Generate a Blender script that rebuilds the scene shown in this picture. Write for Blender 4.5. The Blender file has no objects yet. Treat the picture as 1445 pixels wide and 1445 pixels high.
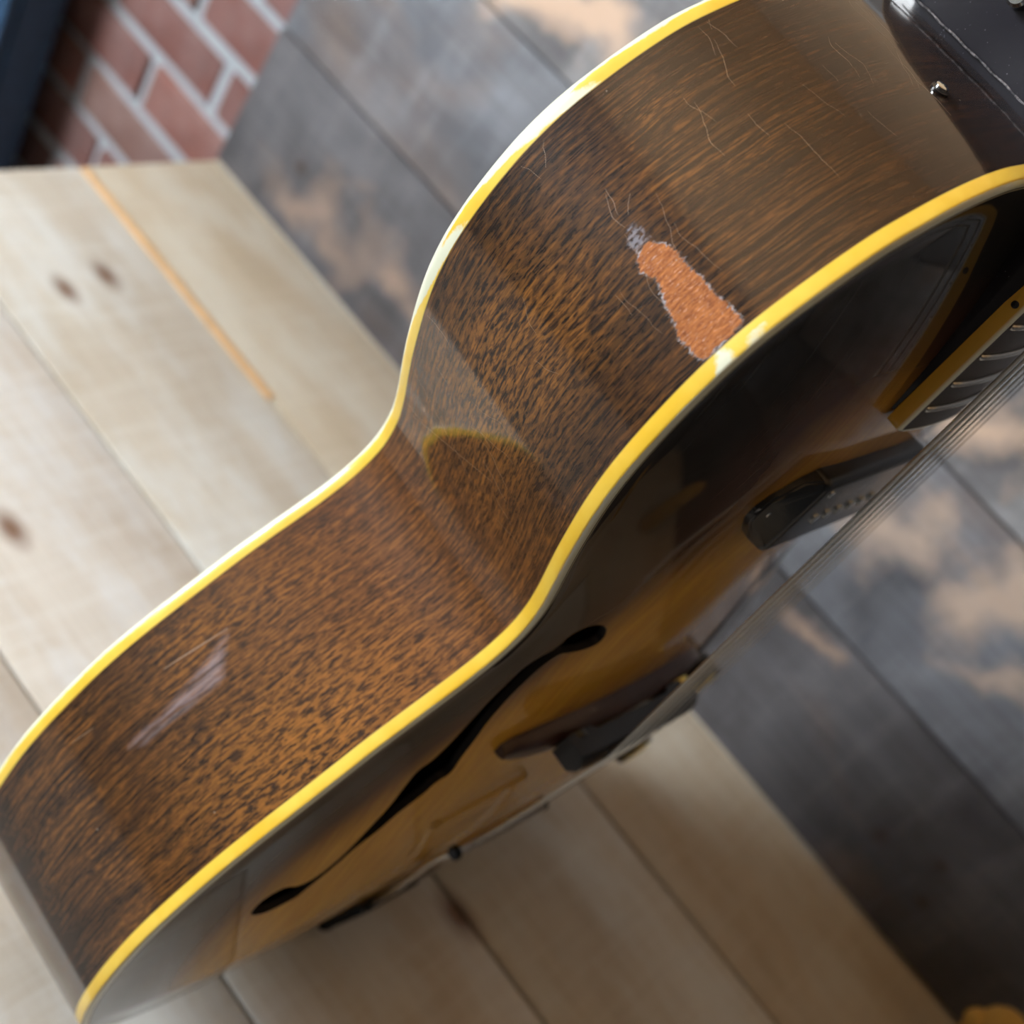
import bpy, bmesh, math, random
import numpy as np
from mathutils import Matrix, Vector
random.seed(7); rng = np.random.default_rng(7)
S = bpy.context.scene
COL = S.collection

# ------------------------------------------------------------------ camera
cam = bpy.data.cameras.new('camera'); camo = bpy.data.objects.new('camera', cam); COL.objects.link(camo)
camo.matrix_world = Matrix(((0.62692307, -0.7326937, 0.26481580, 0.6937005),
                            (0.60425601, 0.24273272, -0.75891732, -0.7849327),
                            (0.49177448, 0.63579932, 0.59490931, 0.6110054), (0, 0, 0, 1)))
cam.sensor_width = 36; cam.sensor_fit = 'HORIZONTAL'; cam.lens = 45.59
cam.clip_start = 0.02; cam.clip_end = 50
cam.dof.use_dof = True; cam.dof.focus_distance = 0.385; cam.dof.aperture_fstop = 8.5
S.camera = camo

# ------------------------------------------------------------------ world, lights, exposure
w = bpy.data.worlds.new('world'); S.world = w; w.use_nodes = True
w.node_tree.nodes['Background'].inputs[0].default_value = (0.62, 0.68, 0.78, 1)
w.node_tree.nodes['Background'].inputs[1].default_value = 0.25

def area(name, loc, target, sx, sy, power, col):
    l = bpy.data.lights.new(name, 'AREA'); l.shape = 'RECTANGLE'; l.size = sx; l.size_y = sy
    l.energy = power; l.color = col
    o = bpy.data.objects.new(name, l); COL.objects.link(o); o.location = loc
    d = Vector(target) - Vector(loc); o.rotation_euler = d.to_track_quat('-Z', 'Y').to_euler()
    return o
WIN_Y, WIN_Z = -1.80, 1.12
area('window_daylight', (-1.62, WIN_Y, WIN_Z), (0.35, -0.25, 0.0), 1.25, 1.1, 170, (0.93, 0.97, 1.0))
S.view_settings.view_transform = 'Standard'; S.view_settings.look = 'None'
S.view_settings.gamma = 1; S.view_settings.use_curve_mapping = False
S.view_settings.exposure = 0.15

# ------------------------------------------------------------------ helpers
def tag(o, label=None, cat=None, group=None, kind=None):
    if label: o['label'] = label
    if cat: o['category'] = cat
    if group: o['group'] = group
    if kind: o['kind'] = kind
    return o
def empty(name, loc=(0, 0, 0)):
    o = bpy.data.objects.new(name, None); o.empty_display_size = .05; COL.objects.link(o); o.location = loc; return o
def link_mesh(name, me, mat=None, parent=None, smooth=True):
    o = bpy.data.objects.new(name, me); COL.objects.link(o)
    if parent: o.parent = parent
    if mat: me.materials.clear(); me.materials.append(mat)
    if smooth and len(me.polygons): me.polygons.foreach_set('use_smooth', [True] * len(me.polygons))
    return o
def mesh(name, V, F, mat=None, parent=None, smooth=True, sharp=None):
    me = bpy.data.meshes.new(name); me.from_pydata([tuple(map(float, v)) for v in V], [], [tuple(map(int, f)) for f in F]); me.update()
    o = link_mesh(name, me, mat, parent, smooth)
    if sharp: me.set_sharp_from_angle(angle=math.radians(sharp))
    return o
def from_bm(name, bm, mat=None, parent=None, sharp=35):
    me = bpy.data.meshes.new(name); bmesh.ops.recalc_face_normals(bm, faces=bm.faces[:]); bm.to_mesh(me); bm.free()
    o = link_mesh(name, me, mat, parent, True); me.set_sharp_from_angle(angle=math.radians(sharp)); return o
def box_bm(x0, x1, y0, y1, z0, z1, bev=0, seg=2, bm=None):
    b = bmesh.new(); r = bmesh.ops.create_cube(b, size=1)
    for v in b.verts:
        v.co = Vector(((x0 + x1) / 2 + v.co.x * (x1 - x0), (y0 + y1) / 2 + v.co.y * (y1 - y0), (z0 + z1) / 2 + v.co.z * (z1 - z0)))
    if bev: bmesh.ops.bevel(b, geom=b.edges[:], offset=bev, segments=seg, affect='EDGES', profile=.6)
    if bm is None: return b
    t = bpy.data.meshes.new('t'); b.to_mesh(t); b.free(); bm.from_mesh(t); bpy.data.meshes.remove(t); return bm
def tube(pts, r, n=10, cap=True):
    """round tube through pts; r number or list"""
    P = [Vector(p) for p in pts]; m = len(P); V = []; F = []
    rr = r if isinstance(r, (list, tuple)) else [r] * m
    up = Vector((0.13, .99, .07)).normalized()
    for i in range(m):
        d = (P[min(i + 1, m - 1)] - P[max(i - 1, 0)]).normalized()
        a = d.cross(up)
        if a.length < .05: a = d.cross(Vector((1, 0, 0)))
        a.normalize(); b = d.cross(a).normalized()
        for k in range(n):
            t = 2 * math.pi * k / n; V.append(P[i] + (a * math.cos(t) + b * math.sin(t)) * rr[i])
    for i in range(m - 1):
        for k in range(n):
            F.append((i * n + k, i * n + (k + 1) % n, (i + 1) * n + (k + 1) % n, (i + 1) * n + k))
    if cap: F.append(tuple(range(n))[::-1]); F.append(tuple((m - 1) * n + k for k in range(n)))
    return V, F

# ------------------------------------------------------------------ node helpers
class NT:
    def __init__(s, name):
        s.m = bpy.data.materials.new(name); s.m.use_nodes = True; s.t = s.m.node_tree; s.p = s.t.nodes['Principled BSDF']
    def n(s, typ, **kw):
        nd = s.t.nodes.new(typ)
        for k, v in kw.items():
            if k.startswith('i_'):
                key = k[2:]; key = int(key) if key.isdigit() else key
                nd.inputs[key].default_value = v
            else: setattr(nd, k, v)
        return nd
    def l(s, a, b): s.t.links.new(a, b)
    def coord(s, kind='Object', scale=(1, 1, 1), rot=(0, 0, 0), loc=(0, 0, 0), src=None):
        if src is None:
            src = s.n('ShaderNodeTexCoord').outputs[kind]
        mp = s.n('ShaderNodeMapping'); mp.inputs['Scale'].default_value = scale; mp.inputs['Rotation'].default_value = rot; mp.inputs['Location'].default_value = loc
        s.l(src, mp.inputs[0]); return mp.outputs[0]
    def noise(s, vec, scale=5, detail=4, rough=.55, dist=0):
        nd = s.n('ShaderNodeTexNoise'); nd.inputs['Scale'].default_value = scale; nd.inputs['Detail'].default_value = detail
        nd.inputs['Roughness'].default_value = rough; nd.inputs['Distortion'].default_value = dist
        if vec is not None: s.l(vec, nd.inputs['Vector'])
        return nd.outputs[0]
    def ramp(s, fac, stops):
        nd = s.n('ShaderNodeValToRGB'); e = nd.color_ramp.elements
        while len(e) < len(stops): e.new(.5)
        for q, (p, c) in zip(e, stops):
            q.position = p; q.color = (c, c, c, 1) if isinstance(c, (int, float)) else (*c, 1)
        s.l(fac, nd.inputs[0]); return nd.outputs[0]
    def mix(s, fac, a, b, mode='MIX'):
        nd = s.n('ShaderNodeMix', data_type='RGBA', blend_type=mode)
        for v, i in ((fac, 0), (a, 6), (b, 7)):
            if hasattr(v, 'is_linked') or hasattr(v, 'links'): s.l(v, nd.inputs[i])
            else: nd.inputs[i].default_value = v if isinstance(v, (int, float)) else (*v, 1)
        return nd.outputs[2]
    def math(s, op, a, b=None, c=None, clamp=False):
        nd = s.n('ShaderNodeMath', operation=op); nd.use_clamp = clamp
        for i, v in enumerate((a, b, c)):
            if v is None: continue
            if hasattr(v, 'links'): s.l(v, nd.inputs[i])
            else: nd.inputs[i].default_value = v
        return nd.outputs[0]
    def attr(s, name): return s.n('ShaderNodeAttribute', attribute_name=name).outputs['Fac']
    def bump(s, h, strength=.3, dist=.001):
        nd = s.n('ShaderNodeBump'); nd.inputs['Strength'].default_value = strength; nd.inputs['Distance'].default_value = dist
        s.l(h, nd.inputs['Height']); s.l(nd.outputs[0], s.p.inputs['Normal']); return nd.outputs[0]
    def set(s, **kw):
        names = {'base': 'Base Color', 'rough': 'Roughness', 'metal': 'Metallic', 'coat': 'Coat Weight', 'coatr': 'Coat Roughness', 'spec': 'Specular IOR Level'}
        for k, v in kw.items():
            i = s.p.inputs[names[k]]
            if hasattr(v, 'links'): s.l(v, i)
            else: i.default_value = (*v, 1) if isinstance(v, tuple) else v
        return s
def simple(name, col, rough=.4, metal=0, coat=0, noise_amt=.15, nscale=60):
    m = NT(name); v = m.coord('Object'); n = m.noise(v, nscale, 3)
    c = m.mix(m.ramp(n, [(.3, 0.0), (.7, 1.0)]), tuple(x * (1 - noise_amt) for x in col), tuple(min(1, x * (1 + noise_amt)) for x in col))
    m.set(base=c, rough=rough, metal=metal, coat=coat, coatr=.05)
    return m.m

# ------------------------------------------------------------------ materials: room and boards
def pine(name='pale_pine'):
    m = NT(name)
    info = m.n('ShaderNodeObjectInfo').outputs['Random']
    off = m.n('ShaderNodeCombineXYZ'); m.l(m.math('MULTIPLY', info, 7.3), off.inputs[0]); m.l(m.math('MULTIPLY', info, 3.1), off.inputs[1])
    src = m.n('ShaderNodeTexCoord').outputs['Object']
    add = m.n('ShaderNodeVectorMath', operation='ADD'); m.l(src, add.inputs[0]); m.l(off.outputs[0], add.inputs[1]); src = add.outputs[0]
    big = m.noise(m.coord(scale=(3, 9, 9), src=src), 1.6, 3, .5, .4)
    grain = m.noise(m.coord(scale=(2, 60, 60), src=src), 3.0, 5, .6, .3)
    saw = m.noise(m.coord(scale=(70, 4, 4), rot=(0, 0, .22), src=src), 1.6, 4, .6, .1)
    wash = m.noise(m.coord(scale=(5, 12, 12), src=src), 1.5, 5, .65)
    c = m.mix(m.ramp(big, [(.3, 0.0), (.7, 1.0)]), (.52, .45, .36), (.66, .61, .53))
    c = m.mix(m.math('MULTIPLY', m.ramp(grain, [(.45, 0.0), (.72, 1.0)]), .28), c, (.34, .25, .17))
    c = m.mix(m.math('MULTIPLY', m.ramp(saw, [(.48, 0.0), (.70, 1.0)]), .30), c, (.74, .71, .65))
    c = m.mix(m.math('MULTIPLY', m.ramp(wash, [(.45, 0.0), (.62, 1.0)]), .55), c, (.70, .71, .70))
    # knots at real places of the boards
    kf = None
    for (x, y, r) in KNOTS_T:
        d = m.n('ShaderNodeVectorMath', operation='DISTANCE'); s0 = m.coord(scale=(.55, 1, 0))
        m.l(s0, d.inputs[0]); d.inputs[1].default_value = (x * .55, y, 0)
        q = m.math('SUBTRACT', 1.0, m.math('DIVIDE', d.outputs['Value'], r), clamp=True)
        kf = q if kf is None else m.math('MAXIMUM', kf, q)
    c = m.mix(m.ramp(kf, [(0, 0.0), (.5, .55), (.8, .95)]), c, (.17, .085, .045))
    c = m.mix(1.0, c, m.n('ShaderNodeObjectInfo').outputs['Color'], 'MULTIPLY')
    m.set(base=c, rough=.62); m.bump(m.math('ADD', saw, grain), .25, .0008); return m.m
def weathered(name='weathered_dark_wood'):
    m = NT(name)
    info = m.n('ShaderNodeObjectInfo').outputs['Random']
    off = m.n('ShaderNodeCombineXYZ'); m.l(m.math('MULTIPLY', info, 9.1), off.inputs[0]); m.l(m.math('MULTIPLY', info, 5.7), off.inputs[2])
    src = m.n('ShaderNodeTexCoord').outputs['Object']
    add = m.n('ShaderNodeVectorMath', operation='ADD'); m.l(src, add.inputs[0]); m.l(off.outputs[0], add.inputs[1]); src = add.outputs[0]
    big = m.noise(m.coord(scale=(7, 9, 11), src=src), 1.2, 4, .55, .6)
    saw = m.noise(m.coord(scale=(26, 2, 5), rot=(0, .35, 0), src=src), 1.5, 4, .6, .2)
    tan = m.noise(m.coord(scale=(5, 5, 9), loc=(3, 1, 2), src=src), 1.3, 3, .5, .3)
    grain = m.noise(m.coord(scale=(3, 70, 70), src=src), 2.5, 4)
    c = m.mix(m.ramp(big, [(.3, 0.0), (.7, 1.0)]), (.050, .050, .055), (.165, .170, .182))
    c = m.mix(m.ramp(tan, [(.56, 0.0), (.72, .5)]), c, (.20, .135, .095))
    c = m.mix(m.math('MULTIPLY', m.ramp(saw, [(.50, 0.0), (.72, 1.0)]), .38), c, (.27, .27, .28))
    c = m.mix(m.math('MULTIPLY', m.ramp(grain, [(.4, 1.0), (.55, 0.0)]), .3), c, (.05, .045, .045))
    wsrc = m.n('ShaderNodeTexCoord').outputs['Object']; wn3 = m.n('ShaderNodeTexNoise'); wn3.inputs['Scale'].default_value = 14; wn3.inputs['Detail'].default_value = 4; m.l(wsrc, wn3.inputs['Vector'])
    wsb = m.n('ShaderNodeVectorMath', operation='SUBTRACT'); m.l(wn3.outputs['Color'], wsb.inputs[0]); wsb.inputs[1].default_value = (.5, .5, .5)
    wsc = m.n('ShaderNodeVectorMath', operation='SCALE'); m.l(wsb.outputs[0], wsc.inputs[0]); wsc.inputs['Scale'].default_value = .16
    wad = m.n('ShaderNodeVectorMath', operation='ADD'); m.l(wsrc, wad.inputs[0]); m.l(wsc.outputs[0], wad.inputs[1]); wsrc = wad.outputs[0]
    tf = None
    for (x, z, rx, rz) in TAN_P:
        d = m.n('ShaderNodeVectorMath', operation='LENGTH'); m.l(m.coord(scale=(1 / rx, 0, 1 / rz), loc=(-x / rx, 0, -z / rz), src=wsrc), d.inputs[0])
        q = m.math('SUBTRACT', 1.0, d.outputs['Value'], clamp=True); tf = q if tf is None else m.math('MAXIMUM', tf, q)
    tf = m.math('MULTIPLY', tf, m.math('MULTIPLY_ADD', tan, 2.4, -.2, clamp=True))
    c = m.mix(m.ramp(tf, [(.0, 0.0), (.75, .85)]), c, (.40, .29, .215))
    kf = None
    for (x, z, r) in KNOTS_P:
        d = m.n('ShaderNodeVectorMath', operation='DISTANCE'); s0 = m.coord(scale=(1, 0, 1))
        m.l(s0, d.inputs[0]); d.inputs[1].default_value = (x, 0, z)
        q = m.math('SUBTRACT', 1.0, m.math('DIVIDE', d.outputs['Value'], r), clamp=True)
        kf = q if kf is None else m.math('MAXIMUM', kf, q)
    c = m.mix(m.ramp(kf, [(0, 0.0), (.5, .5), (.8, .9)]), c, (.06, .035, .03))
    c = m.mix(1.0, c, m.n('ShaderNodeObjectInfo').outputs['Color'], 'MULTIPLY')
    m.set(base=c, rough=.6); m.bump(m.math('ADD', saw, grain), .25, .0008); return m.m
KNOTS_T = [(0.128, -0.232, .011), (0.119, -0.192, .012), (0.31, -0.382, .012), (0.646, -0.290, .013)]
KNOTS_P = [(0.083, 0.061, .009), (0.781, 0.055, .010), (0.82, .075, .008), (.832, .045, .008)]
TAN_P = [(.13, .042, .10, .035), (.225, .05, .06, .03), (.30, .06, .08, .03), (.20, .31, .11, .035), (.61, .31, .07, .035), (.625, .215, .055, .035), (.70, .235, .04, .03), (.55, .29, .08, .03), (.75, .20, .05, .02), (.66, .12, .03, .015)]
M_PINE = pine(); M_DARK = weathered()
M_PINE_EDGE = simple('fresh_pine_edge', (.62, .40, .20), .55)
M_BRICKMAT = None
def brick_mat():
    m = NT('brick_clay'); info = m.n('ShaderNodeObjectInfo').outputs['Random']
    c = m.ramp(info, [(0.0, (.15, .058, .046)), (.3, (.19, .078, .066)), (.55, (.12, .055, .05)), (.8, (.24, .09, .07)), (1.0, (.18, .11, .09))])
    n = m.noise(m.coord(scale=(1, 1, 1)), 22, 5, .6); n2 = m.noise(m.coord(scale=(1, 1, 1), loc=(4, 2, 1)), 9, 3)
    c = m.mix(m.math('MULTIPLY', m.ramp(n, [(.4, 0.0), (.7, 1.0)]), .5), c, (.10, .05, .045))
    c = m.mix(m.math('MULTIPLY', m.ramp(n2, [(.42, 0.0), (.62, 1.0)]), .34), c, (.30, .24, .24))
    m.set(base=c, rough=.85); m.bump(n, .5, .002); return m.m
M_BRICK = brick_mat()
def plaster(name, col, sc=30):
    m = NT(name); n = m.noise(m.coord(), sc, 5, .6)
    m.set(base=m.mix(m.ramp(n, [(.3, 0.0), (.7, 1.0)]), tuple(c * .88 for c in col), col), rough=.85); m.bump(n, .25, .001); return m.m
M_MORTAR = plaster('pale_mortar', (.38, .415, .455), 60)
M_WALL = plaster('warm_plaster', (.085, .075, .065), 8)
M_CEIL = plaster('tan_ceiling', (.85, .54, .28), 8)
M_FLOOR = plaster('grey_floor', (.16, .15, .14), 5)
M_NAVY = simple('navy_paint', (.028, .075, .150), .5)

# ------------------------------------------------------------------ the room
FZ = -0.75; CZ = 2.3; X0, X1, Y0, Y1 = -1.7, 2.6, -2.6, 0.285
def slab(name, x0, x1, y0, y1, z0, z1, mat):
    return tag(from_bm(name, box_bm(x0, x1, y0, y1, z0, z1), mat), kind='structure')
slab('floor', X0, X1, Y0, Y1 + .1, FZ - .05, FZ, M_FLOOR)
slab('ceiling', X0, X1, Y0, Y1 + .1, CZ, CZ + .05, M_CEIL)
slab('wall_right', X1, X1 + .06, Y0, Y1 + .1, FZ, CZ, M_WALL)
slab('wall_front', X0, X1, Y0 - .06, Y0, FZ, CZ, M_WALL)
# left wall with a window opening
wl = bmesh.new(); a0, a1, b0, b1 = WIN_Y - .68, WIN_Y + .68, WIN_Z - .63, WIN_Z + .63
for (y0, y1, z0, z1) in ((Y0, a0, FZ, CZ), (a1, Y1 + .1, FZ, CZ), (a0, a1, FZ, b0), (a0, a1, b1, CZ)):
    box_bm(X0 - .06, X0, y0, y1, z0, z1, bm=wl)
tag(from_bm('wall_left', wl, M_WALL), kind='structure')
M_WHITE = simple('white_gloss_paint', (.75, .75, .72), .35)
wf = bmesh.new()
for (y0, y1, z0, z1) in ((a0, a0 + .035, b0, b1), (a1 - .035, a1, b0, b1), (a0, a1, b0, b0 + .035), (a0, a1, b1 - .035, b1)):
    box_bm(X0 - .05, X0 + .01, y0, y1, z0, z1, bm=wf)
win = tag(from_bm('window_1', wf, M_WHITE), kind='structure')
g = NT('window_glass'); g.set(base=(.9, .95, 1.0), rough=.02); g.p.inputs['Transmission Weight'].default_value = 1
from_bm('pane', box_bm(X0 - .03, X0 - .026, a0 + .03, a1 - .03, b0 + .03, b1 - .03), g.m, win)
# brick wall: mortar bed with every brick an object
wb = tag(from_bm('wall_back', box_bm(X0, X1, Y1 - .002, Y1 + .1, FZ, CZ), M_MORTAR), kind='structure')
from_bm('reflection_panel', box_bm(X0 + .001, X1 - .001, Y1 - .014, Y1 - .002, .80, CZ - .001), plaster('reflection_tan', (.52, .37, .23), 8), wb)  # unseen panel added to warm the reflection at the neck end of the side
variants = []
for k in range(6):
    b = box_bm(-.1000, .1000, -.0065, .0065, -.0312, .0312, .005, 2)
    for v in b.verts: v.co += Vector((random.uniform(-1, 1) * .0022, random.uniform(-1, 1) * .001, random.uniform(-1, 1) * .0022))
    me = bpy.data.meshes.new('brick'); b.to_mesh(me); b.free(); me.materials.append(M_BRICK); variants.append(me)
CH = 0.0765; ZB = -0.0295     # bed joint seen in the photograph
HX = {0: -.36, 1: -.287, 2: -.395, 3: -.287, 4: -.430}
nb = 0
for row in range(-10, 9):       # row k lies between joint k and k+1, downwards
    zc = ZB - CH * (row + .5)
    if zc < FZ + .03: continue
    x = HX.get(row, -.287 if row % 2 else -.395)
    while x > X0 + .12: x -= .2135
    while x < 1.35 and nb < 298:
        o = bpy.data.objects.new('brick', random.choice(variants)); COL.objects.link(o); o.parent = wb
        o.location = (x + .1068 + random.uniform(-.002, .002), Y1 + random.uniform(-.0025, .002), zc + random.uniform(-.0015, .0015))
        o.rotation_euler = (0, random.uniform(-.012, .012), 0); nb += 1; x += .2135
# dark navy cabinet beside the brick
cab = empty('cabinet', (-.915, .215, FZ)); tag(cab, 'dark navy shallow cabinet against the brick wall, cut by the top left corner', 'cabinet')
from_bm('carcass', box_bm(-.385, .385, -.028, .032, .06, 1.6, .004), M_NAVY, cab)
from_bm('plinth', box_bm(-.37, .37, -.02, .03, 0, .06), simple('black_plinth', (.01, .01, .012)), cab)
for sx in (-1, 1):
    d = from_bm('door', box_bm(sx * .192 - .189, sx * .192 + .189, -.045, -.028, .075, 1.585, .003), M_NAVY, cab)
    V, F = tube([(sx * .03, -.070, .78), (sx * .03, -.070, .92)], .005); mesh('handle', V, F, simple('steel_handle', (.5, .5, .5), .3, 1), d)
    for hz_ in (.785, .915):
        V, F = tube([(sx * .03, -.070, hz_), (sx * .03, -.044, hz_)], .004); mesh('handle_foot', V, F, bpy.data.materials['steel_handle'], d)

# ------------------------------------------------------------------ table of pale planks
TX1 = 1.75; TT = .026
table = empty('plank_table', (0, 0, 0)); tag(table, 'pale rough-sawn pine plank table under the guitar', 'table')
ys = [0.150, 0.0, -0.1400, -0.2868, -0.4327, -0.579]
for i in range(len(ys) - 1):
    ya, yb = ys[i], ys[i + 1]; g_ = .0012
    x0 = random.uniform(-.001, .002)
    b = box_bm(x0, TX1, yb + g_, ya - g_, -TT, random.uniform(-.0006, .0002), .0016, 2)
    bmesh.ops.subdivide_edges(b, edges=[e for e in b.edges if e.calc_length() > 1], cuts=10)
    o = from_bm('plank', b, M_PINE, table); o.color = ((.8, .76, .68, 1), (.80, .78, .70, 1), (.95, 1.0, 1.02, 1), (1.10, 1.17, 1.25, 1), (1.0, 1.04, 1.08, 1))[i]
# rounded fresh edge left along the first joint
eb = box_bm(0.002, .262, -0.1405, -0.1335, -.006, .0012, .0012, 2)
from_bm('planed_edge', eb, M_PINE_EDGE, table)['label'] = 'orange fresh-planed edge of a board'
for y in (.09, -.53):
    for x in (.12, 1.62):
        from_bm('leg', box_bm(x - .035, x + .035, y - .035, y + .035, FZ, -TT, .004), M_PINE, table)
for y in (.09, -.53): from_bm('rail', box_bm(.155, 1.585, y - .014, y + .014, -.12, -TT - .0005, .002), M_PINE, table)
for x in (.12, 1.62): from_bm('rail', box_bm(x - .014, x + .014, -.495, .055, -.12, -TT - .0005, .002), M_PINE, table)

# ------------------------------------------------------------------ leaning backdrop of dark planks
panel = empty('backdrop_panel', (0, 0, 0)); tag(panel, 'weathered dark grey-brown plank panel standing upright on the back of the table', 'panel')
panel.rotation_euler = (-0.0595, 0, 0)
zs = [0.0008, 0.1374, 0.2741, .411, .548, .685]
for i in range(5):
    b = box_bm(random.uniform(-.0015, .0015), 1.62, 0.0, .018, zs[i] + .0010, zs[i + 1] - .0010, .0014, 2)
    for v in b.verts: v.co.y += (0, .0006, -.0004, .0005, 0)[i]
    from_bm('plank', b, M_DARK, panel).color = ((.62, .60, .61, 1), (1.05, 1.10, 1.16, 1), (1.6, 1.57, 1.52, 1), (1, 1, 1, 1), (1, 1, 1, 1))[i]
for x in (.2, .8, 1.4): from_bm('batten', box_bm(x - .03, x + .03, .0195, .037, .01, .67, .002), M_DARK, panel)

# ------------------------------------------------------------------ mustard lump, bottom right corner
def blob(name, c, r, mat, parent, amp=.03, sq=(1, 1, 1)):
    b = bmesh.new(); bmesh.ops.create_icosphere(b, subdivisions=4, radius=1)
    for v in b.verts:
        n = v.co.normalized(); k = 1 + amp * math.sin(5 * n.x + 1) * math.cos(4 * n.z) + amp * .6 * math.sin(7 * n.y + 2)
        v.co = Vector((c[0] + n.x * r * k * sq[0], c[1] + n.y * r * k * sq[1], max(c[2] + n.z * r * k * sq[2], .0005)))
    return from_bm(name, b, mat, parent, 80)
M_MUST = NT('mustard_foam'); nn = M_MUST.noise(M_MUST.coord(), 300, 4, .7)
M_MUST.set(base=M_MUST.mix(nn, (.42, .24, .04), (.60, .38, .09)), rough=.85); M_MUST.bump(nn, .6, .001)
ye = empty('foam_peg', (0.9125, -0.055, 0)); tag(ye, 'soft mustard-yellow peg with a rounded end, poking in at the bottom right corner', 'peg')
V, F = tube([(0, 0, .0005), (0, 0, .002), (0, 0, .03), (0, 0, 0.066)] + [(0, 0, 0.066 + .0168 * math.sin(q)) for q in (.35, .7, 1.0, 1.25, 1.5)], [.0150, .0165, .0168, .0168] + [.0168 * math.cos(q) for q in (.35, .7, 1.0, 1.25, 1.5)], 28)
mesh('stem', V, F, M_MUST.m, ye)
blob('side_lobe', (-.0145, -.004, 0.066 - .006), .0085, M_MUST.m, ye, .04)

# ================================================================== THE GUITAR
FS = np.array([(-236.0, 0.0), (-235.7, -13.2), (-235.4, -26.4), (-235.1, -39.5), (-234.2, -52.7), (-232.9, -65.8), (-231.5, -78.9), (-229.4, -91.9), (-226.5, -104.8), (-223.6, -117.6), (-219.6, -130.1), (-214.4, -142.3), (-208.7, -154.0), (-200.8, -164.3), (-191.6, -173.8), (-181.5, -181.7), (-169.4, -186.5), (-156.8, -190.1), (-143.9, -192.6), (-130.8, -194.1), (-117.6, -195.0), (-104.5, -194.9), (-91.3, -194.0), (-78.4, -191.8), (-65.7, -188.3), (-53.2, -184.1), (-41.1, -179.0), (-29.5, -172.8), (-18.2, -166.0), (-7.1, -158.9), (4.2, -152.1), (15.5, -145.3), (26.2, -137.7), (36.6, -129.6), (47.3, -121.8), (58.6, -115.4), (71.0, -112.4), (83.8, -113.9), (96.1, -118.5), (107.9, -124.3), (119.7, -130.1), (131.8, -135.4), (144.0, -140.2), (156.6, -144.0), (169.6, -146.2), (182.7, -146.5), (195.8, -145.4), (208.7, -142.7), (220.6, -137.6), (231.3, -130.1), (241.3, -121.6), (250.5, -112.1), (257.9, -101.4), (264.6, -90.0), (270.0, -78.1), (274.0, -65.6), (276.2, -52.6), (277.6, -39.5), (278.5, -26.4), (278.9, -13.2), (279.0, 0.0)])
BD = np.array([0.0, 0.27, 0.53, 0.8, 1.06, 1.33, 1.6, 1.86, 2.13, 2.22, 2.22, 2.22, 2.22, 2.22, 2.22, 2.22, 2.22, 2.22, 2.21, 2.17, 1.97, 1.56, 1.15, 0.99, 1.05, 1.35, 1.87, 2.28, 2.35, 1.93, 1.04, 0.02, -0.97, -1.92, -2.57, -2.82, -2.8, -2.36, -1.66, -1.11, -0.75, -0.42, -0.01, 0.45, 0.72, 0.66, 0.37, 0.02, -0.06, 0.25, 0.63, 0.81, 0.86, 0.82, 0.78, 0.77, 0.77, 0.57, 0.38, 0.19, 0.0])
D = 81.4
CHIP = [(622.6, -36.4), (624.8, -33.0), (627.0, -28.8), (626.3, -25.9), (626.6, -21.5), (627.5, -17.2), (626.8, -15.0), (627.0, -11.3), (627.5, -8.0), (628.1, -2.9), (627.3, -0.8), (623.2, -0.6), (618.0, -0.9), (614.0, -0.2), (612.7, -2.6), (612.7, -5.4), (613.2, -7.2), (611.8, -9.7), (613.4, -12.2), (615.0, -14.1), (614.5, -16.9), (615.7, -19.8), (617.2, -23.0), (618.2, -26.1), (617.1, -28.4), (616.0, -31.2), (617.4, -34.0), (619.4, -35.6)]
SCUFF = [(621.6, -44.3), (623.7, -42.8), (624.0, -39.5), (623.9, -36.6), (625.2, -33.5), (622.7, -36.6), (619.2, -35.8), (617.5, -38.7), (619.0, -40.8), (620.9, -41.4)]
GLARE = [(389.5, -63.7), (377.4, -48.9), (367.4, -48.6), (352.4, -48.9), (339.7, -48.9), (331.9, -52.4), (339.1, -53.1), (350.4, -53.5), (362.2, -55.7), (375.5, -58.3)]
FH = [(61.5, -85.4), (68.9, -85.2), (73.5, -80.9), (74.3, -74.9), (71.8, -68.6), (66.3, -63.9), (60.1, -62.8), (57.4, -68.1), (56.6, -76.0), (57.7, -81.2), (50.0, -85.9), (40.3, -88.6), (31.4, -90.8), (19.1, -92.3), (7.5, -91.7), (-3.5, -92.1), (-15.0, -90.2), (-17.3, -95.8), (-26.4, -98.4), (-34.6, -104.5), (-46.0, -108.8), (-54.3, -114.9), (-69.0, -120.3), (-80.8, -125.7), (-87.4, -127.5), (-90.4, -133.6), (-93.5, -139.6), (-91.1, -147.9), (-83.5, -149.1), (-75.2, -145.8), (-72.1, -140.1), (-76.3, -131.9), (-71.1, -124.4), (-56.4, -118.9), (-42.0, -116.5), (-27.4, -113.9), (-13.3, -114.0), (-4.2, -113.5), (0.0, -108.8), (10.1, -105.4), (20.9, -103.0), (32.0, -100.4), (43.2, -97.0), (53.8, -93.9)]
G = empty('electric_guitar')
G.matrix_world = Matrix(((0.99746920, 0.06447417, 0.02997122, 0.6026643), (-0.0655780, 0.99714505, 0.03743355, -0.3600923),
                         (-0.02747216, -0.03930427, 0.99884957, 0.0122174), (0, 0, 0, 1)))
tag(G, 'sunburst hollow-body electric guitar with worn brown side and yellow binding, standing on the table', 'guitar')
def L(a, l, h): return (h / 1000, l / 1000, (a + 236) / 1000)

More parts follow.
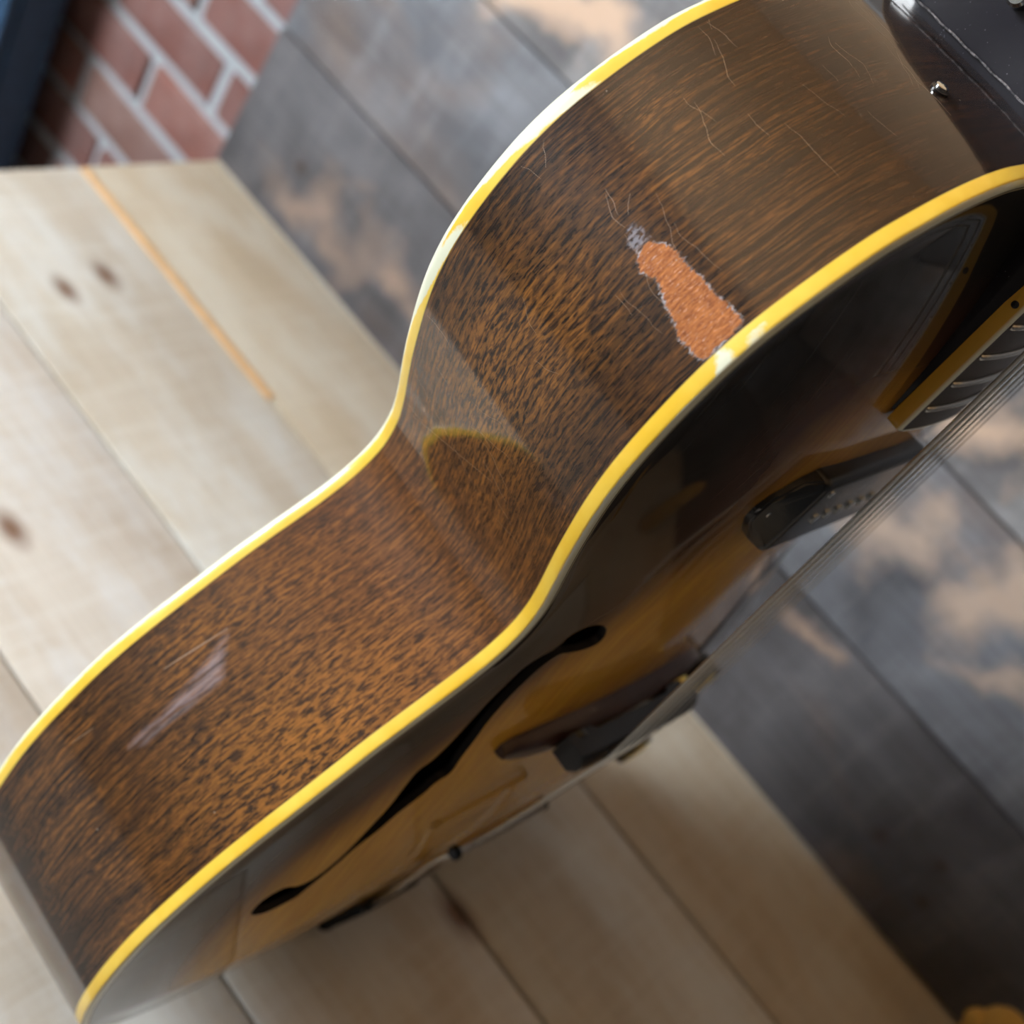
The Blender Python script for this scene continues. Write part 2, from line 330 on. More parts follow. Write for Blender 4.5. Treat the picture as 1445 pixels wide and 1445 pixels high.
def up(P, n):
    s = np.r_[0, np.cumsum(np.linalg.norm(np.diff(P, axis=0), axis=1))]; t = np.linspace(0, s[-1], n)
    g = np.gradient(P, s, axis=0); g[0] = [0, g[0, 1]]; g[-1] = [0, g[-1, 1]]
    out = []
    for q in t:
        i = min(np.searchsorted(s, q, side='right') - 1, len(s) - 2); hh = s[i + 1] - s[i]; u = (q - s[i]) / hh
        out.append((2*u**3 - 3*u**2 + 1) * P[i] + (u**3 - 2*u**2 + u) * hh * g[i] + (-2*u**3 + 3*u**2) * P[i+1] + (u**3 - u**2) * hh * g[i+1])
    return np.array(out), t
NH = 261
FU, SU = up(FS, NH)
bd = np.interp(np.linspace(0, 1, NH), np.linspace(0, 1, len(BD)), BD)
tg = np.gradient(FU, axis=0); lf = np.stack([-tg[:, 1], tg[:, 0]], 1); lf /= np.linalg.norm(lf, axis=1)[:, None]
BU = FU - lf * bd[:, None]
def close(U): return np.vstack([U, (U * [1, -1])[::-1][1:-1]])
OF, OB = close(FU), close(BU); NL = len(OF)
SL = np.r_[SU, -SU[::-1][1:-1]]
def normals(O):
    t = np.roll(O, -1, 0) - np.roll(O, 1, 0); n = np.stack([t[:, 1], -t[:, 0]], 1); n /= np.linalg.norm(n, axis=1)[:, None]
    if n[5] @ (O[5] - np.array([0, 0])) < 0: n = -n
    return n
NF, NB_ = normals(OF), normals(OB)     # outward

def sweep(name, prof, O, N, mat, parent, closedprof=False, extra=None):
    """prof: list of (outward offset, h) swept round outline O"""
    V = []; F = []; m = len(prof)
    for i in range(NL):
        for (e, h) in prof: p = O[i] + N[i] * e; V.append(L(p[0], p[1], h))
    for i in range(NL):
        j = (i + 1) % NL
        for k in range(m if closedprof else m - 1):
            k2 = (k + 1) % m; F.append((i*m + k, j*m + k, j*m + k2, i*m + k2))
    return mesh(name, V, F, mat, parent, True)
def sdf_poly(Q, poly):
    """signed distance of points Q to polygon, negative inside"""
    P = np.array(poly, float); n = len(P); best = np.full(len(Q), 1e9); ins = np.zeros(len(Q), bool)
    for i in range(n):
        a, b = P[i], P[(i + 1) % n]; ab = b - a; t = np.clip(((Q - a) @ ab) / (ab @ ab), 0, 1)
        best = np.minimum(best, np.linalg.norm(Q - a - t[:, None] * ab, axis=1))
        c = ((a[1] > Q[:, 1]) != (b[1] > Q[:, 1])) & (Q[:, 0] < (b[0] - a[0]) * (Q[:, 1] - a[1]) / (b[1] - a[1] + 1e-12) + a[0]); ins ^= c
    return np.where(ins, -best, best)
def setattr_f(me, name, vals):
    a = me.attributes.new(name, 'FLOAT', 'POINT'); a.data.foreach_set('value', np.asarray(vals, np.float32))

# ---- rib (side) -------------------------------------------------
def rib_material():
    m = NT('mahogany_side')
    uv = m.n('ShaderNodeUVMap', uv_map='grain').outputs[0]     # u along the side, v across, in decimetres
    # slight waviness of the grain
    wv = m.noise(m.coord(scale=(1.2, 2, 1), src=uv), 2, 2)
    wa = m.n('ShaderNodeVectorMath', operation='ADD'); cb = m.n('ShaderNodeCombineXYZ'); m.l(m.math('MULTIPLY', wv, .035), cb.inputs[1]); m.l(uv, wa.inputs[0]); m.l(cb.outputs[0], wa.inputs[1]); uv2 = wa.outputs[0]
    lines = m.noise(m.coord(scale=(1.9, 72, 1), src=uv2), 1.0, 3, .55, .12)
    lines2 = m.noise(m.coord(scale=(4, 140, 1), loc=(3, 1, 0), src=uv2), 1.0, 2, .6, .15)
    pores = m.noise(m.coord(scale=(6, 200, 1), loc=(7, 2, 0), src=uv2), 1.0, 2, .6, .15)
    fleck = m.noise(m.coord(scale=(19, 82, 1), src=uv2), 1.0, 4, .6, .3)
    band = m.noise(m.coord(scale=(1.1, 7, 1), src=uv2), 1.2, 3, .5, .3)
    blot = m.noise(m.coord(scale=(5, 10, 1), src=uv2), 1.2, 4, .6, .6)
    zone = m.ramp(m.noise(m.coord(scale=(1.6, 3, 1), loc=(5, 5, 0), src=uv2), 1.2, 3), [(.40, 0.0), (.60, 1.0)])
    c = m.mix(m.ramp(band, [(.35, 0.0), (.65, 1.0)]), (.068, .027, .0075), (.150, .060, .013))
    c = m.mix(m.math('MULTIPLY', m.ramp(fleck, [(.48, 0.0), (.60, 1.0)]), m.math('MULTIPLY_ADD', zone, .45, .12)), c, (.32, .128, .021))
    c = m.mix(m.math('MULTIPLY', m.ramp(fleck, [(.38, 1.0), (.47, 0.0)]), m.math('MULTIPLY_ADD', zone, .25, .03)), c, (.028, .012, .005))
    c = m.mix(m.ramp(lines, [(.42, .95), (.54, 0.0)]), c, (.022, .010, .0045))
    c = m.mix(m.ramp(lines2, [(.40, .80), (.50, 0.0)]), c, (.018, .0085, .004))
    c = m.mix(m.ramp(blot, [(.54, 0.0), (.68, .80)]), c, (.020, .010, .006))
    c = m.mix(m.ramp(pores, [(.33, .95), (.41, 0.0)]), c, (.005, .003, .002))
    # sprayed dark edges of the finish: near the neck and near the tail
    dark = m.attr('burst')
    c = m.mix(dark, c, (.24, .20, .24), 'MULTIPLY')
    # rubbed amber area low on the lower bout
    am = m.attr('amber'); c = m.mix(m.math('MULTIPLY', m.math('MULTIPLY', am, m.ramp(fleck, [(.44, 0.0), (.56, 1.0)])), .55), c, (.46, .185, .024))
    rub = m.math('MULTIPLY', m.attr('redden'), m.ramp(fleck, [(.40, .2), (.65, .9)])); c = m.mix(m.math('MULTIPLY', rub, .35), c, (.24, .075, .018))
    # bare wood where the finish has chipped away
    ragn = m.noise(m.coord(scale=(25, 90, 1), src=uv), 1.2, 4, .7)
    rag = m.math('MULTIPLY', m.math('SUBTRACT', ragn, .5), 4.2)
    sd = m.math('ADD', m.attr('sd_chip'), rag)
    inside = m.ramp(m.math('MULTIPLY_ADD', sd, -1.6, .5, clamp=True), [(.35, 0.0), (.65, 1.0)])
    gl = m.noise(m.coord(scale=(30, 120, 1), src=uv), 1.0, 4, .7, .3)
    bare = m.mix(m.ramp(gl, [(.35, 0.0), (.65, 1.0)]), (.19, .056, .016), (.50, .18, .05))
    bare = m.mix(m.ramp(m.noise(m.coord(scale=(45, 200, 1), src=uv), 1.0, 3, .7), [(.58, 0.0), (.70, .8)]), bare, (.80, .52, .42))
    c = m.mix(inside, c, bare)
    # pale broken lacquer rim of the chip and the grey scuff above it
    edge = m.ramp(m.math('ABSOLUTE', m.math('ADD', sd, -.25)), [(.0, 1.0), (.5, 0.0)])
    specks = m.ramp(m.noise(m.coord(scale=(60, 100, 1), src=uv), 1.0, 3, .6), [(.40, 0.0), (.54, 1.0)])
    brk = m.ramp(m.noise(m.coord(scale=(14, 26, 1), loc=(1, 1, 0), src=uv), 1.0, 3, .6), [(.42, .12), (.60, 1.0)])
    c = m.mix(m.math('MULTIPLY', m.math('MULTIPLY', edge, specks), m.math('MULTIPLY', brk, .9)), c, (.58, .56, .60))
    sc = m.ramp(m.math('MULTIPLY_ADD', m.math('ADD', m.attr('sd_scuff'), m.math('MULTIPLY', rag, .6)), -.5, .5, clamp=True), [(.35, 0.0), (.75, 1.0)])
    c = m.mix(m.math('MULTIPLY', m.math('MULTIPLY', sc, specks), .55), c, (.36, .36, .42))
    hz = m.ramp(m.math('MULTIPLY_ADD', m.math('ADD', m.attr('sd_glare'), m.math('MULTIPLY', rag, .5)), -.10, .5, clamp=True), [(.38, 0.0), (.72, .60)])  # pale glare streak on the lower bout, painted into the wood colour
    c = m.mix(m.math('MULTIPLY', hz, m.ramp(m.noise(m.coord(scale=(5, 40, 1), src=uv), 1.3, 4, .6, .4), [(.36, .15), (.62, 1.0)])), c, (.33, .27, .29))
    # dust specks and tiny dings
    vor = m.n('ShaderNodeTexVoronoi'); vor.inputs['Scale'].default_value = 6; m.l(m.coord(scale=(1, 1, 1), src=uv), vor.inputs['Vector'])
    sp = m.ramp(vor.outputs['Distance'], [(.0, .8), (.018, .5), (.028, 0.0)]); c = m.mix(sp, c, (.45, .38, .32))
    m.set(base=c, rough=.6, spec=.15)
    cw = m.math('MULTIPLY', m.math('SUBTRACT', 1.0, inside), 1.0); m.set(coat=cw, coatr=.085); m.p.inputs['Coat IOR'].default_value = 1.68
    hgt = m.math('ADD', m.math('MULTIPLY', m.ramp(pores, [(.34, 0.0), (.50, 1.0)]), .35), m.math('ADD', m.math('MULTIPLY', m.math('SUBTRACT', 1.0, inside), 3.0), m.math('MULTIPLY', m.math('MULTIPLY', gl, inside), 3.0)))
    m.bump(hgt, .45, .00025)
    # coat keeps a gently uneven surface
    cb2 = m.n('ShaderNodeBump'); cb2.inputs['Strength'].default_value = .06; cb2.inputs['Distance'].default_value = .0004
    m.l(m.noise(m.coord(scale=(4, 16, 1), src=uv), 2, 3), cb2.inputs['Height']); m.l(cb2.outputs[0], m.p.inputs['Coat Normal'])
    return m.m
NV = 36
V = []; F = []; sv = []; hv = []; uu = []
for i in range(NL):
    for k in range(NV + 1):
        t = k / NV; p = OF[i] * (1 - t) + OB[i] * t; V.append(L(p[0], p[1], -D * t)); sv.append(SL[i]); hv.append(-D * t)
for i in range(NL):
    j = (i + 1) % NL
    for k in range(NV): F.append((i*(NV+1)+k, i*(NV+1)+k+1, j*(NV+1)+k+1, j*(NV+1)+k))
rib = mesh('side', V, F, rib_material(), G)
sv = np.array(sv); hv = np.array(hv); Q = np.stack([sv, hv], 1)
uvl = rib.data.uv_layers.new(name='grain'); li = np.empty(len(rib.data.loops), int); rib.data.loops.foreach_get('vertex_index', li)
SV = sv.copy()
uvd = np.stack([np.abs(SV[li]) / 100 + (SV[li] < 0) * 11.3, hv[li] / 100], 1)
uvl.data.foreach_set('uv', uvd.ravel().astype(np.float32))
def sm(x, a, b): t = np.clip((x - a) / (b - a), 0, 1); return t * t * (3 - 2 * t)
aa = np.abs(sv)
setattr_f(rib.data, 'sd_chip', sdf_poly(Q, CHIP)); setattr_f(rib.data, 'sd_scuff', sdf_poly(Q, SCUFF)); setattr_f(rib.data, 'sd_glare', sdf_poly(Q, GLARE))
setattr_f(rib.data, 'burst', np.clip(.38 * sm(aa, 470, 560) + .75 * sm(aa, 625, 720) + (1 - sm(aa, 190, 330)) * .9 + .35 * sm(-hv, 60, 80) * sm(aa, 560, 640), 0, 1))
setattr_f(rib.data, 'amber', np.exp(-((aa - 395) / 55) ** 2) * np.exp(-((hv + 12) / 30) ** 2) + .55 * np.exp(-((aa - 560) / 60) ** 2) * np.exp(-((hv + 45) / 30) ** 2) + .5 * np.exp(-((aa - 400) / 50) ** 2) * np.exp(-((hv + 68) / 14) ** 2))
setattr_f(rib.data, 'redden', np.exp(-((aa - 450) / 50) ** 2))

# ---- fine finish cracks across the side ---------------------------
def rib_pt(s, h, lift=.06):
    i = np.interp(s, SU, np.arange(NH)); i0 = int(min(i, NH - 2)); fr = i - i0; t = -h / D
    pf = FU[i0] * (1 - fr) + FU[i0 + 1] * fr; pb = BU[i0] * (1 - fr) + BU[i0 + 1] * fr; n = NF[i0]
    p = pf * (1 - t) + pb * t + n * lift; return Vector(L(p[0], p[1], h)), Vector((0, n[1], n[0]))
V = []; F = []
def crack(pts, w0):
    base = len(V); n = len(pts); R = [rib_pt(*p) for p in pts]
    for i, (p, nr) in enumerate(R):
        d = (R[min(i + 1, n - 1)][0] - R[max(i - 1, 0)][0]).normalized(); sd = d.cross(nr).normalized() * w0 * (0.35 + .65 * math.sin(math.pi * (i + .5) / n)) / 1000
        V.extend((p + sd, p - sd))
    for i in range(n - 1): F.append((base + 2*i, base + 2*i + 1, base + 2*i + 3, base + 2*i + 2))
for q in range(46):
    s = random.uniform(500, 735); h = random.uniform(-78, -12); ln = random.uniform(6, 26); ang = random.gauss(-1.45, .22); pts = []
    for k in range(int(ln / 1.0)):
        pts.append((s, h)); ang += random.gauss(0, .16); ang = ang * .9 + (-1.45) * .1
        s += math.cos(ang) * 1.0; h -= math.sin(ang) * -1.0
        if h > -2 or h < -80: break
    if len(pts) > 4: crack(pts, random.uniform(.03, .06))
crack([(497 + k * .9, -76 + k * 1.9) for k in range(24)], .07)
crack([(520 - .8 * k, -80 + 2.1 * k) for k in range(22)], .05)
crack([(361 + k * .9, -66.2 + k * .09) for k in range(32)], .22)
crack([(311.7 + k * 1.3, -69.3 + k * .2) for k in range(11)], .10)
M_CRACK = simple('pale_crack', (.30, .20, .13), .4)
fc = mesh('finish_crack', V, F, M_CRACK, G); fc['kind'] = 'stuff'; fc['label'] = 'fine pale hairline cracks in the lacquer'

# ---- binding ------------------------------------------------------
def binding_mat(name):
    m = NT(name); e = m.attr('worn'); n = m.noise(m.coord(), 45, 3); n3 = m.noise(m.coord(scale=(1, 1, 1), loc=(2, 3, 4)), 85, 5, .7)
    c = m.mix(m.ramp(n, [(.35, 0.0), (.65, 1.0)]), (.80, .50, .035), (.88, .62, .085))
    wr = m.math('ADD', e, m.math('MULTIPLY', m.math('SUBTRACT', n3, .5), m.attr('rag')))
    c = m.mix(m.ramp(wr, [(.42, 0.0), (.58, 1.0)]), c, (.78, .80, .62))
    c = m.mix(m.attr('dirt'), c, (.045, .028, .015))
    m.set(base=c, rough=.35, coat=.8, coatr=.06); return m.m
M_BIND = binding_mat('aged_binding')
def set_bind(o, m, cornerw, seam_s=None, pale=None, top=False):
    n = len(o.data.vertices); worn = np.zeros(n); dirt = np.zeros(n); ragv = np.full(n, .9)
    for i in range(NL):
        for k in range(m):
            wv = cornerw[k]
            if pale is not None: wv = max(wv, pale(SL[i], k))
            worn[i*m + k] = wv
            if seam_s is not None and abs(SL[i] - seam_s) < .8: dirt[i*m + k] = .5
            if k == 0: dirt[i*m + k] = .95
    setattr_f(o.data, 'worn', worn); setattr_f(o.data, 'dirt', dirt); setattr_f(o.data, 'rag', ragv)
pf = [(.02, -.1), (.06, .4), (.10, 2.4), (.10, 4.2), (.0, 4.9), (-.7, 5.5), (-1.6, 5.8), (-2.5, 5.9)]
cw = [0, 0, 0, 0, .4, 1, 1, 1]
def pale_front(s, k):
    g = math.exp(-((s - 619 + k) / 4.0) ** 2) * .58 + math.exp(-((s - 628) / 7.0) ** 2) * (.6 if k >= 2 else .0)
    return g
bt = sweep('top_binding', pf, OF, NF, M_BIND, G); set_bind(bt, len(pf), cw, None, pale_front); bt['label'] = 'yellowed binding between side and top'
pb = [(.02, -D + .1), (.06, -D - .4), (.10, -D - 2.2), (.08, -D - 3.6), (-.15, -D - 4.6), (-1.0, -D - 5.6), (-2.0, -D - 6.0), (-3.4, -D - 6.1)]
def pale_back(s, k):
    if 520 < s < 690: return (.35 + .25 * k) * sm(np.array(s), 515, 545) * (1 - sm(np.array(s), 640, 690)) * (.6 + .5 * math.sin(s * .11 + k))
    return 0
bb = sweep('back_binding', pb, OB, NB_, M_BIND, G); set_bind(bb, len(pb), [0, 0, 0, .25, .7, 1, 1, 1], 383, pale_back); bb['label'] = 'yellowed binding between side and back'
M_BLACK = simple('black_purfling', (.008, .008, .009), .3, coat=.5); M_CREAM = simple('cream_purfling', (.62, .55, .32), .4, coat=.5)
for a_, b_, mt, lb in ((-2.5, -2.95, M_BLACK, 'thin black line'), (-2.95, -3.3, M_CREAM, 'thin cream line'), (-3.3, -3.7, M_BLACK, 'thin black line')):
    o = sweep('purfling_line', [(a_, 5.92), (b_, 5.95)], OF, NF, mt, G); o['label'] = lb

# ---- top ------------------------------------------------------------
def poly_dist(P, O):
    best = np.full(len(P), 1e9)
    for i in range(0, len(O)):
        a, b = O[i], O[(i + 1) % len(O)]; ab = b - a; dn = ab @ ab
        if dn < 1e-12: continue
        t = np.clip(((P - a) @ ab) / dn, 0, 1); best = np.minimum(best, np.linalg.norm(P - a - t[:, None] * ab, axis=1))
    return best
def Hs(P):
    d = poly_dist(np.atleast_2d(np.array(P, float)), OF[::2]); t = np.clip((d - 8) / 117, 0, 1); return 6 + 15 * (1 - (1 - t) ** 2)
def H1(a, l): return float(Hs([(a, l)])[0])
def rings(O, N, off, nr):
    base = O + N * off; sk = np.stack([np.clip(base[:, 0], -95, 150), np.zeros(NL)], 1)
    out = []
    for k in range(nr + 1):
        t = (k / nr) ** 1.0; out.append(base * (1 - t) + sk * t)
    return np.array(out)
def plate(name, O, N, off, nr, hfun, thick):
    R_ = rings(O, N, off, nr); P = R_.reshape(-1, 2); Hh = hfun(P); V = [L(p[0], p[1], h) for p, h in zip(P, Hh)]; F = []
    sg = 1 if thick > 0 else -1
    for k in range(nr):
        for i in range(NL):
            j = (i + 1) % NL; F.append((k*NL + i, k*NL + j, (k+1)*NL + j, (k+1)*NL + i))
    n0 = len(V); V += [L(p[0], p[1], h - thick) for p, h in zip(P, Hh)]
    F += [tuple(n0 + q for q in f[::-1]) for f in F]
    for i in range(NL): j = (i + 1) % NL; F.append((i, n0 + i, n0 + j, j))
    me = bpy.data.meshes.new(name); me.from_pydata(V, [], F); bm = bmesh.new(); bm.from_mesh(me)
    bmesh.ops.remove_doubles(bm, verts=bm.verts, dist=1e-6); bmesh.ops.dissolve_degenerate(bm, edges=bm.edges, dist=1e-7)
    bmesh.ops.recalc_face_normals(bm, faces=bm.faces); bm.to_mesh(me); bm.free(); return me
tme = plate('top', OF, NF, -3.5, 34, Hs, 3.2)
top = bpy.data.objects.new('top', tme); COL.objects.link(top)
def smooth_poly(P, n=3):
    P = np.array(P, float)
    for _ in range(n):
        Q_ = []
        for i in range(len(P)):
            a, b = P[i], P[(i + 1) % len(P)]; Q_ += [a * .75 + b * .25, a * .25 + b * .75]
        P = np.array(Q_)
    return P
fh = smooth_poly(FH, 2)
cutters = []
for sgn in (1, -1):
    b = bmesh.new(); vs = [b.verts.new(L(p[0], p[1] * sgn, -6)) for p in fh]; f_ = b.faces.new(vs)
    r = bmesh.ops.extrude_face_region(b, geom=[f_]); bmesh.ops.translate(b, verts=[v for v in r['geom'] if isinstance(v, bmesh.types.BMVert)], vec=(.045, 0, 0))
    bmesh.ops.recalc_face_normals(b, faces=b.faces); me = bpy.data.meshes.new('cut'); b.to_mesh(me); b.free()
    c = bpy.data.objects.new('cut', me); COL.objects.link(c); cutters.append(c)
    md = top.modifiers.new('b', 'BOOLEAN'); md.operation = 'DIFFERENCE'; md.solver = 'EXACT'; md.object = c
dg = bpy.context.evaluated_depsgraph_get(); nm = bpy.data.meshes.new_from_object(top.evaluated_get(dg)); top.modifiers.clear(); top.data = nm
for c in cutters: bpy.data.objects.remove(c, do_unlink=True)
top.parent = G
def top_mat():
    m = NT('sunburst_top'); b = m.attr('burst')
    src = m.n('ShaderNodeTexCoord').outputs['Object']
    gr = m.noise(m.coord(scale=(1, 60, 5), src=src), 6, 4, .6, .2); n2 = m.noise(m.coord(scale=(1, 6, 2), src=src), 8, 3)
    n3 = m.noise(m.coord(scale=(1, 1.2, 1), src=src), 12, 3)
    am = m.mix(m.ramp(gr, [(.35, 0.0), (.65, 1.0)]), (.60, .27, .010), (.80, .42, .020))
    am = m.mix(m.math('MULTIPLY', m.ramp(n2, [(.4, 0.0), (.65, 1.0)]), .35), am, (.72, .40, .05))
    bb_ = m.math('ADD', b, m.math('MULTIPLY', m.math('SUBTRACT', n3, .5), .12))
    c = m.mix(m.ramp(bb_, [(.30, 0.0), (.62, 1.0)]), am, (.10, .032, .008))
    c = m.mix(m.ramp(bb_, [(.50, 0.0), (.80, 1.0)]), c, (.006, .0055, .006))
    # fine long scratches in the black lacquer
    scr = m.noise(m.coord(scale=(1, 520, 14), rot=(.55, 0, 0), src=src), 1.0, 3, .75)
    zone = m.ramp(m.noise(m.coord(scale=(1, 16, 9), loc=(0, .3, .2), src=src), 1, 3), [(.45, 0.0), (.62, 1.0)])
    sc = m.math('MULTIPLY', m.ramp(scr, [(.60, 0.0), (.72, 1.0)]), zone)
    c = m.mix(m.math('MULTIPLY', sc, .16), c, (.35, .37, .35))
    m.set(base=c, rough=.6, spec=.15, coat=1.0, coatr=m.math('MULTIPLY_ADD', sc, .12, .06))
    cb2 = m.n('ShaderNodeBump'); cb2.inputs['Strength'].default_value = .05; cb2.inputs['Distance'].default_value = .0006
    m.l(m.noise(m.coord(scale=(1, 14, 7), src=src), 2, 3), cb2.inputs['Height']); m.l(cb2.outputs[0], m.p.inputs['Coat Normal'])
    return m.m
nm.materials.clear(); nm.materials.append(top_mat()); nm.materials.append(simple('dark_hole_edge', (.010, .008, .008), .7))
for p_ in nm.polygons:
    p_.material_index = 1 if (p_.normal.x < .6) else 0
nm.polygons.foreach_set('use_smooth', [True] * len(nm.polygons)); nm.set_sharp_from_angle(angle=math.radians(40))
co = np.empty(len(nm.vertices) * 3); nm.vertices.foreach_get('co', co); co = co.reshape(-1, 3) * 1000
PA = np.stack([co[:, 2] - 236, co[:, 1]], 1); dd = poly_dist(PA, OF[::2])
ub = sm(PA[:, 0], 40, 170)
rr = dd / (74 + 86 * ub)
setattr_f(nm, 'burst', np.clip(1.0 - rr, 0, 1)); setattr_f(nm, 'inner', (co[:, 0] < Hs(PA) - .6).astype(float))
# ---- back -----------------------------------------------------------
def Hb(P):
    d = poly_dist(P, OB[::2]); t = np.clip((d - 6) / 117, 0, 1); return -D - 6 - 13 * (1 - (1 - t) ** 2)
bme = plate('back', OB, NB_, -3.3, 20, Hb, -3.0)
M_BACK = NT('brown_back'); nb_ = M_BACK.noise(M_BACK.coord(scale=(1, 60, 5)), 6, 4)
M_BACK.set(base=M_BACK.mix(nb_, (.03, .012, .005), (.12, .04, .012)), rough=.4, coat=1.0, coatr=.05)
link_mesh('back', bme, M_BACK.m, G)

# ---- neck, heel, headstock ------------------------------------------
M_NECK = NT('black_lacquer_neck'); nk = M_NECK.noise(M_NECK.coord(), 90, 4, .7); sp_ = M_NECK.noise(M_NECK.coord(loc=(1, 2, 3)), 700, 2)
M_NECK.set(base=M_NECK.mix(M_NECK.ramp(sp_, [(.70, 0.0), (.76, .5)]), (.006, .0055, .010), (.22, .22, .26)), rough=.6, spec=.1, coat=1.0, coatr=M_NECK.math('MULTIPLY_ADD', nk, .18, .02))
def board_edge(a): return 27.15 - .0174 * (a - 190)
def half(a): return 28 - (a - 186) * (28 - 21.6) / (629 - 186)
V = []; F = []; NS = 28
secs = [(277, 14, -86, 15.5), (281, 14, -87, 15.5), (286, 14, -87, 15.0), (293, 14, -84, 14.5), (302, 14, -74, 14.5), (314, 14, -55, 15.5), (328, 14, -36, 18), (344, 14, -20, 22), (362, 14, -9, 0), (400, 13, -6, 0), (500, 12, -5, 0), (600, 10.5, -5, 0), (622, 10, -6, 0), (640, 9, -12, 0)]
for (a, ht, hb, hw) in secs:
    bh = board_edge(a) - 6.2; wt = half(a) - .2; ww = hw if hw else wt
    for k in range(NS):
        t = k / (NS - 1); ang = math.pi * t; u = math.cos(ang)    # from +l side down round to -l side
        depth = abs(math.sin(ang)) ** (.55 if hw == 0 else .32)
        h = bh + (hb - bh) * depth
        fr = min(1, max(0, (bh - h) / 26)); wl_ = wt * (1 - fr) + ww * fr if hw else wt
        l = wl_ * (abs(u) ** (1 if hw == 0 else .42)) * (1 if u >= 0 else -1)
        V.append(L(a, l, h))
for i in range(len(secs) - 1):
    for k in range(NS): k2 = (k + 1) % NS; F.append((i*NS + k, i*NS + k2, (i+1)*NS + k2, (i+1)*NS + k))
F.append(tuple(range(NS))); F.append(tuple((len(secs)-1)*NS + k for k in range(NS))[::-1])
neck = mesh('neck', V, F, M_NECK.m, G, True, 50); neck['label'] = 'black lacquered neck and heel'
M_WORN = NT('worn_heel_edge'); nw_ = M_WORN.noise(M_WORN.coord(), 500, 4, .7); M_WORN.set(base=M_WORN.mix(M_WORN.ramp(nw_, [(.42, 0.0), (.62, 1.0)]), (.02, .02, .025), (.20, .185, .19)), rough=.7)
V, F = tube([L(282.0 + .15 * math.sin(k * 1.7), -16.6 - .12 * math.sin(k * 2.3) - 6.5 * max(0, (k - 15) / 9) ** 2, -80 + 3.1 * k) for k in range(25)], [.00026 + .00016 * abs(math.sin(k * 1.3)) for k in range(25)], 8)
mesh('heel_edge', V, F, M_WORN.m, neck)['label'] = 'pale worn edge of the heel'
# fretboard tongue over the top
from_bm('fretboard_tongue', box_bm(.0070, .0206, -.0272, .0272, L(190, 0, 0)[2], L(285, 0, 0)[2], .0006), M_NECK.m, G)
V = []; F = []; NA = 40; NW = 13
M_BOARD = NT('rosewood_board'); ng = M_BOARD.noise(M_BOARD.coord(scale=(1, 120, 8)), 5, 4)
M_BOARD.set(base=M_BOARD.mix(ng, (.018, .014, .012), (.055, .040, .032)), rough=.42)
st = np.linspace(187, 629, NA)
def board_h(a, l): return board_edge(a) + 1.35 * (1 - (l / half(a)) ** 2)
for a in st:
    for k in range(NW): l = half(a) * .955 * (2 * k / (NW - 1) - 1); V.append(L(a, l, board_h(a, l)))
    for k in range(NW): l = half(a) * .955 * (1 - 2 * k / (NW - 1)); V.append(L(a, l, board_edge(a) - 6.2))
m2 = 2 * NW
for i in range(NA - 1):
    for k in range(m2): k2 = (k + 1) % m2; F.append((i*m2 + k, i*m2 + k2, (i+1)*m2 + k2, (i+1)*m2 + k))
F.append(tuple(range(m2))[::-1]); F.append(tuple((NA-1)*m2 + k for k in range(m2)))
fb = mesh('fretboard', V, F, M_BOARD.m, G, True, 40)
# board binding runs down one edge, round the end and back
M_BB = NT('board_binding'); eb_ = M_BB.attr('worn'); M_BB.set(base=M_BB.mix(eb_, (.62, .38, .035), (.86, .92, .80)), rough=.35, coat=.7, coatr=.08)
path = []
for a in np.linspace(629, 189, 30): path.append((a, -half(a), 0, -1))
for t in (0.25, .5, .75): th = t * math.pi / 2; path.append((187.5 - 1.5 * math.sin(th) + .3, -half(187) + 1.5 * (1 - math.cos(th)), -math.sin(th), -math.cos(th)))
for l in np.linspace(-25.5, 25.5, 13): path.append((186, l, -1, 0))
for t in (.75, .5, .25): th = t * math.pi / 2; path.append((187.5 - 1.5 * math.sin(th) + .3, half(187) - 1.5 * (1 - math.cos(th)), -math.sin(th), math.cos(th)))
for a in np.linspace(189, 629, 30): path.append((a, half(a), 0, 1))
V = []; F = []; wv = []
for (a, l, na, nl) in path:
    tb = board_edge(max(a, 187)) + 1.35 * (1 - min(1, abs(l) / half(a)) ** 2)
    bt_ = board_edge(a) - 6.2
    for (e, h, q) in ((-.05, bt_, 0), (0, bt_ + 2.5, 0), (0, tb - 1.5, 0), (-.25, tb - .6, .9), (-.9, tb + .12, 1), (-1.5, tb + .1, 1), (-1.6, tb - 1, 0)):
        V.append(L(a + na * e, l + nl * e, h)); wv.append(q)
for i in range(len(path) - 1):
    for k in range(6): F.append((i*7 + k, i*7 + k + 1, (i+1)*7 + k + 1, (i+1)*7 + k))
o = mesh('board_binding', V, F, M_BB.m, fb, True, 60); setattr_f(o.data, 'worn', wv); o['label'] = 'yellowed binding round the fretboard'
M_NICK = simple('nickel', (.62, .62, .60), .28, 1, noise_amt=.1); M_STEEL = simple('polished_screw', (.80, .86, .88), .16, 1, noise_amt=.05)
frets = [629 / 2 ** (k / 12) for k in range(1, 21)]
for a in frets:
    pts = [L(a, half(a) * .93 * u, board_h(a, half(a) * .93 * u) + .45) for u in np.linspace(-1, 1, 9)]
    V, F = tube(pts, .00105, 8); mesh('fret', V, F, M_NICK, fb)
M_DOT = simple('pearl_dot', (.55, .55, .50), .3, coat=.5)
def disc(name, c, ax, r, t, mat, parent, n=20, bev=.25):
    ax = Vector(ax).normalized(); V, F = tube([Vector(c), Vector(c) + ax * t * (1 - bev), Vector(c) + ax * t], [r, r, r * (1 - bev)], n); return mesh(name, V, F, mat, parent, True, 35)
